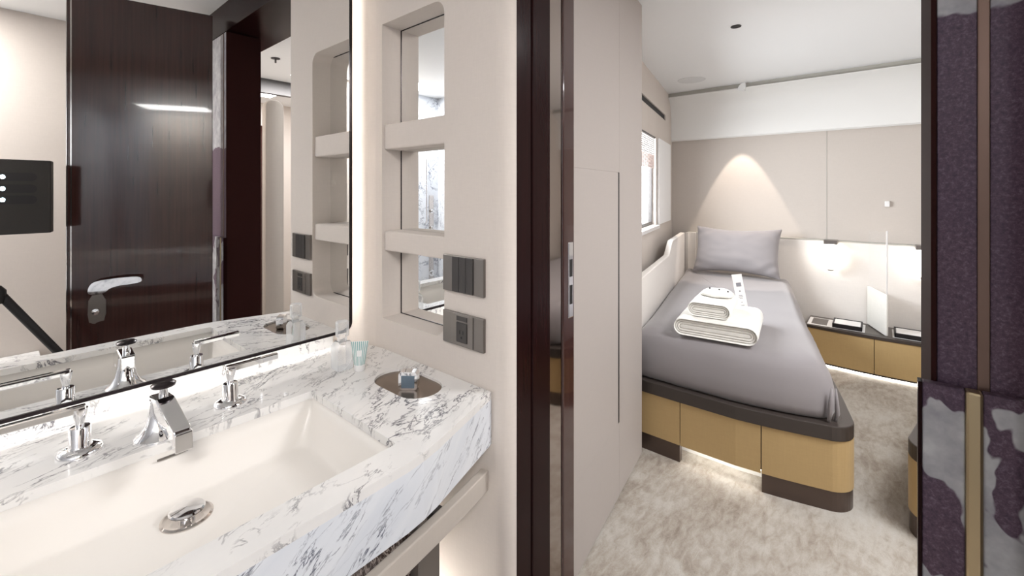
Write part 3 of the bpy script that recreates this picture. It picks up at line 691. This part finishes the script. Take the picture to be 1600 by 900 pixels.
# padded surround: along hull wall, then head wall and on as wainscot
def guard_side(s):
    q = lambda x, y: (x, y * s)
    W = lambda x, o: q(x, WWy(x, o))
    t = MB()
    # top edge profile along x: low, S-step, high
    xs = [2.2 + 0.05 * i for i in range(43)] + [4.355]
    def zt(x):
        f = min(1, max(0, (x - 3.38) / 0.22)); f = f * f * (3 - 2 * f); return 0.845 + 0.095 * f
    for a, b in zip(xs, xs[1:]):
        pa = [W(a, 0.145), W(b, 0.145), W(b, 0.10), W(a, 0.10)]
        bmx = bmesh.new(); vv = []
        for (p_, x) in zip(pa, (a, b, b, a)):
            vv.append((bmx.verts.new((*p_, 0.366)), bmx.verts.new((*p_, zt(x)))))
        bmx.faces.new([vv[0][0], vv[1][0], vv[1][1], vv[0][1]]); bmx.faces.new([vv[3][0], vv[3][1], vv[2][1], vv[2][0]])
        bmx.faces.new([vv[0][1], vv[1][1], vv[2][1], vv[3][1]]); t._merge(bmx)
    bmesh.ops.remove_doubles(t.bm, verts=t.bm.verts[:], dist=1e-5); bmesh.ops.recalc_face_normals(t.bm, faces=t.bm.faces[:])
    return t
g1 = thing('bed_surround', 'pale padded guard around the window-side bed, stepped near the window', 'bed guard', (3.5, 1.3, 0.36))
guard_side(1).build('side_pad', M['lowpanel'], g1, bev=0.006)
MB().prism([(x, WWy(x, 0.0015)) for x in (2.2, 4.42)] + [(x, WWy(x, 0.0995)) for x in (4.42, 2.2)], 0.72, 0.735).build('ledge', M['gunmetal'], g1)['label'] = 'grey recessed ledge'
MB().prism(arc(4.35, 1.36, 0.09, 0, 80, 8) + arc(4.35, 1.36, 0.055, 80, 0, 8), 0.36, 0.94).build('corner_pad', M['lowpanel'], g1, smooth=True)
wl = MB().prism([(-1.5, 0.0), (1.40, 0.0), (1.40, 0.935), (-1.5, 0.935)], 4.44, 4.4995, f=YZ, bev=0.006).build('wainscot', M['lowpanel'])
tag(wl, 'pale padded lower wall panel behind the beds, topped by a ledge', 'wall panel')
B(4.432, 4.4993, -1.5, 1.45, 0.9355, 0.941).build('ledge', M['groove'], wl)

# pillow
def pillow(name, a, b, T, mtx, label):
    bmx = bmesh.new(); n = 28; g = {}
    for side in (1, -1):
        for i in range(n + 1):
            for j in range(n + 1):
                u = -1 + 2 * i / n; v = -1 + 2 * j / n
                edge = i in (0, n) or j in (0, n)
                if edge and side == -1: g[(side, i, j)] = g[(1, i, j)]; continue
                x = a * u * (1 - 0.07 * (1 - v * v)); z = b * v * (1 - 0.17 * (1 - u * u))
                th = T * ((1 - u ** 4) * (1 - v ** 4)) ** 0.6
                wr = 0.006 * noise.noise(Vector((u * 3.5, v * 3.5, side * 3))) * (1 - u * u * v * v) + 0.006 * math.sin((abs(u) + abs(v)) * 14 + u * 4) * max(0, abs(u) + abs(v) - 1.05) * 2
                g[(side, i, j)] = bmx.verts.new((x, -side * (th + (0 if edge else wr)), z))
    for side in (1, -1):
        for i in range(n):
            for j in range(n):
                q = [g[(side, i, j)], g[(side, i + 1, j)], g[(side, i + 1, j + 1)], g[(side, i, j + 1)]]
                bmx.faces.new(q if side == 1 else q[::-1])
    bmesh.ops.recalc_face_normals(bmx, faces=bmx.faces[:])
    o = MB()._merge(bmx).build(name, M['sheet'], smooth='all', sub=1); o.matrix_world = mtx; return tag(o, label, 'pillow')
pillow('pillow', 0.350, 0.228, 0.075, Matrix.Translation((4.19, 0.95, 0.822)) @ Matrix.Rotation(R(-86), 4, 'Z') @ Matrix.Rotation(R(-24), 4, 'X'), 'grey pillow leaning against the head of the window-side bed')
# towels
def spiral_towel(w, h, d, turns, mtx, name, label):
    """flattened roll seen end-on: stadium cross section in local x,z extruded along y, layered ends"""
    t = thing(name, label, 'towel', mtx.translation)
    r = h / 2
    def stad(s_):
        rr_ = r * s_; ww = w / 2 - r + (r - rr_) * 0.1
        return arc(ww, 0, rr_, -90, 90, 10) + arc(-ww, 0, rr_, 90, 270, 10)
    o = stad(1.0); bmx = bmesh.new(); ny = 10; rings = []
    for k in range(ny + 1):
        y = -d / 2 + d * k / ny; sc = 1 - (0.06 if k in (0, ny) else 0)
        rings.append([bmx.verts.new((x * (1 - (1 - sc) * 0.3), y, z * sc + 0.003 * noise.noise(Vector((x * 20, y * 12, z * 20))))) for x, z in o])
    for a, b in zip(rings, rings[1:]):
        for i in range(len(a)): bmx.faces.new([a[i], a[(i + 1) % len(a)], b[(i + 1) % len(a)], b[i]])
    # spiral-like layered end faces: concentric rings stepping in and out
    for ring, sy in ((rings[0], -1), (rings[-1], 1)):
        prev = ring; base_y = sy * d / 2
        seq = [(0.9, 0.004), (0.80, -0.004), (0.74, -0.010), (0.68, -0.003), (0.56, -0.004), (0.50, -0.010), (0.44, -0.003), (0.30, -0.004), (0.24, -0.010), (0.16, -0.004)]
        for s_, dy in seq:
            cur = [bmx.verts.new((x, base_y + sy * dy, z)) for x, z in stad(s_)]
            for i in range(len(cur)):
                f_ = [prev[i], prev[(i + 1) % len(cur)], cur[(i + 1) % len(cur)], cur[i]]; bmx.faces.new(f_ if sy < 0 else f_[::-1])
            prev = cur
        bmx.faces.new(prev)
    bmesh.ops.recalc_face_normals(bmx, faces=bmx.faces[:])
    MB()._merge(bmx, mtx).build('roll', M['towel'], t, smooth=True)
    return t
TB = Matrix.Translation((2.505, 0.645, 0.6085 + 0.046)) @ Matrix.Rotation(R(-83), 4, 'Z')
spiral_towel(0.385, 0.090, 0.44, 3, TB, 'bath_towel', 'large white towel folded flat on the grey bed')
TB2 = Matrix.Translation((2.49, 0.675, 0.6085 + 0.0925 + 0.038)) @ Matrix.Rotation(R(-84), 4, 'Z')
spiral_towel(0.205, 0.076, 0.30, 2, TB2, 'hand_towel', 'small white towel rolled on top of the large folded towel')
# crumpled washcloth on top, with three dark beads
wc = MB().loft(smooth_poly([(2.47, 0.59), (2.62, 0.59), (2.66, 0.67), (2.60, 0.76), (2.47, 0.75)], 3), [(0.02, 0.776), (0.0, 0.782), (0.0, 0.790), (0.015, 0.800), (0.035, 0.807)])
for v in wc.bm.verts: v.co.z += 0.010 * noise.noise(v.co * 16)
wc = tag(wc.build('washcloth', M['towel'], smooth='all'), 'crumpled white face cloth lying on the rolled towel', 'towel')
for (x, y) in ((2.55, 0.71), (2.545, 0.66), (2.52, 0.61)):
    par(MB().lathe([(0.0, -0.003), (0.005, -0.001), (0.005, 0.003), (0.0, 0.006)], (x, y, 0.810), 12).build('bead', M['gun_dark'], smooth=True), wc)
# card standing behind
cdm = Matrix.Translation((2.765, 0.588, 0.668)) @ Matrix.Rotation(R(-55), 4, 'Z') @ Matrix.Rotation(R(-12), 4, 'X') @ Matrix.Rotation(R(-6), 4, 'Y')
ct = thing('paper_tag', 'narrow white printed card standing up behind the towels', 'card', (2.745, 0.590, 0.62))
B(-0.028, 0.028, -0.001, 0.001, -0.04, 0.20, mtx=cdm).build('card', M['paper'], ct)
mb = MB()
mb.box(-0.014, 0.014, -0.0018, -0.001, 0.13, 0.152, mtx=cdm)
mb.box(-0.004, 0.004, -0.0018, -0.001, 0.100, 0.108, mtx=cdm)
for z, w in ((0.078, 0.010), (0.070, 0.012), (0.062, 0.009), (0.040, 0.004), (0.022, 0.010), (0.014, 0.008)): mb.box(-w, w, -0.0018, -0.001, z, z + 0.003, mtx=cdm)
mb.build('print', M['ink'], ct)

# ------------------------------------------------------------------ nightstand between the beds
ns = thing('nightstand', 'low mustard leather bedside cabinet with dark top between the beds', 'cabinet', (4.25, 0.0, 0))
def fx(y): return 4.10 - 0.035 * (1 - (y / 0.45) ** 2)
def fpath(y0, y1, n=8, o=0): return [(fx(y0 + (y1 - y0) * i / n) + o, y0 + (y1 - y0) * i / n) for i in range(n + 1)]
for y0, y1 in ((0.018, 0.43), (-0.43, 0.014)):
    MB().prism(fpath(y0, y1) + [(4.14, y1), (4.14, y0)], 0.035, 0.285).build('door', M['mustard'], ns)
B(4.14, 4.435, -0.43, 0.43, 0.035, 0.27).build('body', M['bed_rail'], ns)
MB().prism(fpath(-0.43, 0.43, 12, -0.006) + [(4.12, 0.43), (4.12, -0.43)], 0.285, 0.305).build('top_edge', M['bed_rail'], ns)
MB().prism(fpath(-0.43, 0.43, 12, 0.001) + [(4.12, 0.43), (4.12, -0.43)], 0.022, 0.0348).build('bottom_edge', M['bed_rail'], ns)
B(4.12, 4.437, -0.43, 0.43, 0.27, 0.298).build('top', M['bronze'], ns)
for y0, y1 in ((0.07, 0.425), (-0.425, -0.085)):
    B(4.125, 4.37, y0, y1, 0.298, 0.303, 0.001).build('top_inlay', M['whitel'], ns)['label'] = 'white inlaid top'
B(4.16, 4.34, 0.30, 0.40, 0.3031, 0.307, 0.001).build('vent_panel', M['gunmetal'], ns)
MB().prism(fpath(-0.42, 0.42, 10, 0.045) + [(4.42, 0.42), (4.42, -0.42)], 0.0, 0.0215).build('foot', M['whitel'], ns)
MB().prism(fpath(-0.42, 0.42, 10, 0.030) + fpath(-0.42, 0.42, 10, 0.040)[::-1], 0.008, 0.0215).build('led_strip', M['ledw'], ns)
def traym(y0, y1, label):
    t = thing('leather_tray', label, 'tray', (4.2, (y0 + y1) / 2, 0.3035), 'trays on the bedside cabinet')
    mb = MB().box(4.14, 4.33, y0, y1, 0.3035, 0.308)
    for b in ((4.14, 4.148, y0, y1), (4.322, 4.33, y0, y1), (4.14, 4.33, y0, y0 + 0.008), (4.14, 4.33, y1 - 0.008, y1)): mb.box(*b, 0.3035, 0.335, 0.002)
    mb.build('tray', M['tray'], t)
    B(4.15, 4.32, y0 + 0.01, y1 - 0.01, 0.308, 0.331, 0.002).build('pad', M['whitel'], t)['label'] = 'white pad'
traym(0.085, 0.265, 'black tray with white pad left of the divider on the cabinet')
traym(-0.27, -0.095, 'black tray with white pad right of the divider, half hidden')
gs = thing('divider_screen', 'upright white padded divider with clear top on the bedside cabinet between the lamps', 'divider', (4.27, 0.0, 0.304))
def dv(f, o=0): a = Vector((4.425, 0.052)); b = Vector((4.125, -0.055)); d = (b - a).normalized(); p = a.lerp(b, f); return (p.x - d.y * o, p.y + d.x * o)
MB().prism([dv(0, -0.011), dv(0.97, -0.011), dv(1, 0), dv(0.97, 0.011), dv(0, 0.011)], 0.304, 0.60, bev=0.006).build('padded_base', M['towel'], gs, smooth=True)['label'] = 'white padded lower part'
MB().prism([dv(0, -0.003), dv(0.98, -0.003), dv(0.98, 0.003), dv(0, 0.003)], 0.601, 1.045).build('pane', M['pane'], gs)
MB().prism([dv(0.98, -0.004), dv(1.0, -0.004), dv(1.0, 0.004), dv(0.98, 0.004)], 0.601, 1.06).build('edge_post', M['whitel'], gs)
for z in (0.44, 0.50): MB().lathe([(0, -0.004), (0.006, 0), (0, 0.004)], (0, 0, 0), 12, Matrix.Translation((*dv(0.12, 0.012), z))).build('stud', M['gunmetal'], gs, smooth=True)
tag(B(4.478, 4.4995, -0.075, -0.045, 1.225, 1.268, 0.003).build('wall_sensor', M['whitel']), 'small white sensor box on the wall above the divider', 'sensor')

# sconces
def sconce(y, label):
    t = thing('wall_lamp', label, 'lamp', (4.37, y, 0.93), 'round lamps on the padded wall')
    B(4.33, 4.432, y - 0.045, y + 0.045, 0.918, 0.950, 0.003).build('bracket', M['gunmetal'], t)
    MB().lathe([(0.0, -0.10)] + [(0.075 * math.sin(R(a)), -0.10 * math.cos(R(a))) for a in range(15, 170, 12)] + [(0.03, 0.10)], (4.36, y, 0.815), 28, close=False).build('glass_shade', M['bulb'], t, smooth=True)
    MB().lathe([(0.0, -0.012), (0.018, -0.008), (0.022, 0.0), (0.0, 0.004)], (4.36, y, 0.712), 20).build('finial', M['gunmetal'], t, smooth=True)
sconce(0.289, 'glowing round wall lamp left of the divider')
sconce(-0.262, 'glowing round wall lamp right of the divider by the lacquered pier')

# ceiling fittings in the cabin
dn = thing('ceiling_downlight', 'tiny black-rimmed spotlight in the cabin ceiling', 'downlight', (2.757, 0.625, 2.29))
MB().lathe([(0.028, 0.0), (0.028, 0.003), (0.018, 0.003), (0.018, 0.0)], (2.757, 0.625, 2.2965), 24, close=False).build('rim', M['gun_dark'], dn)
MB().lathe([(0.0, 0.0), (0.024, 0.0), (0.024, 0.001), (0, 0.001)], (2.757, 0.625, 2.2975), 24).build('lens', M['black'], dn)
sk = MB().lathe([(0.0, 0.0), (0.11, 0.0), (0.112, 0.003), (0, 0.003)], (3.85, 1.22, 2.2965), 40).build('ceiling_speaker', mat('speaker_grille', (0.70, 0.71, 0.71), 0.7)); tag(sk, 'round flush speaker grille in the cabin ceiling corner', 'speaker')
sl = bpy.data.lights.new('pillow_spot', 'SPOT'); sl.energy = 62; sl.spot_size = R(46); sl.spot_blend = 0.12; sl.shadow_soft_size = 0.01; sl.color = (1, 0.86, 0.74)
so = bpy.data.objects.new('pillow_spot', sl); COL.objects.link(so); so.location = (4.272, 0.97, 2.235)
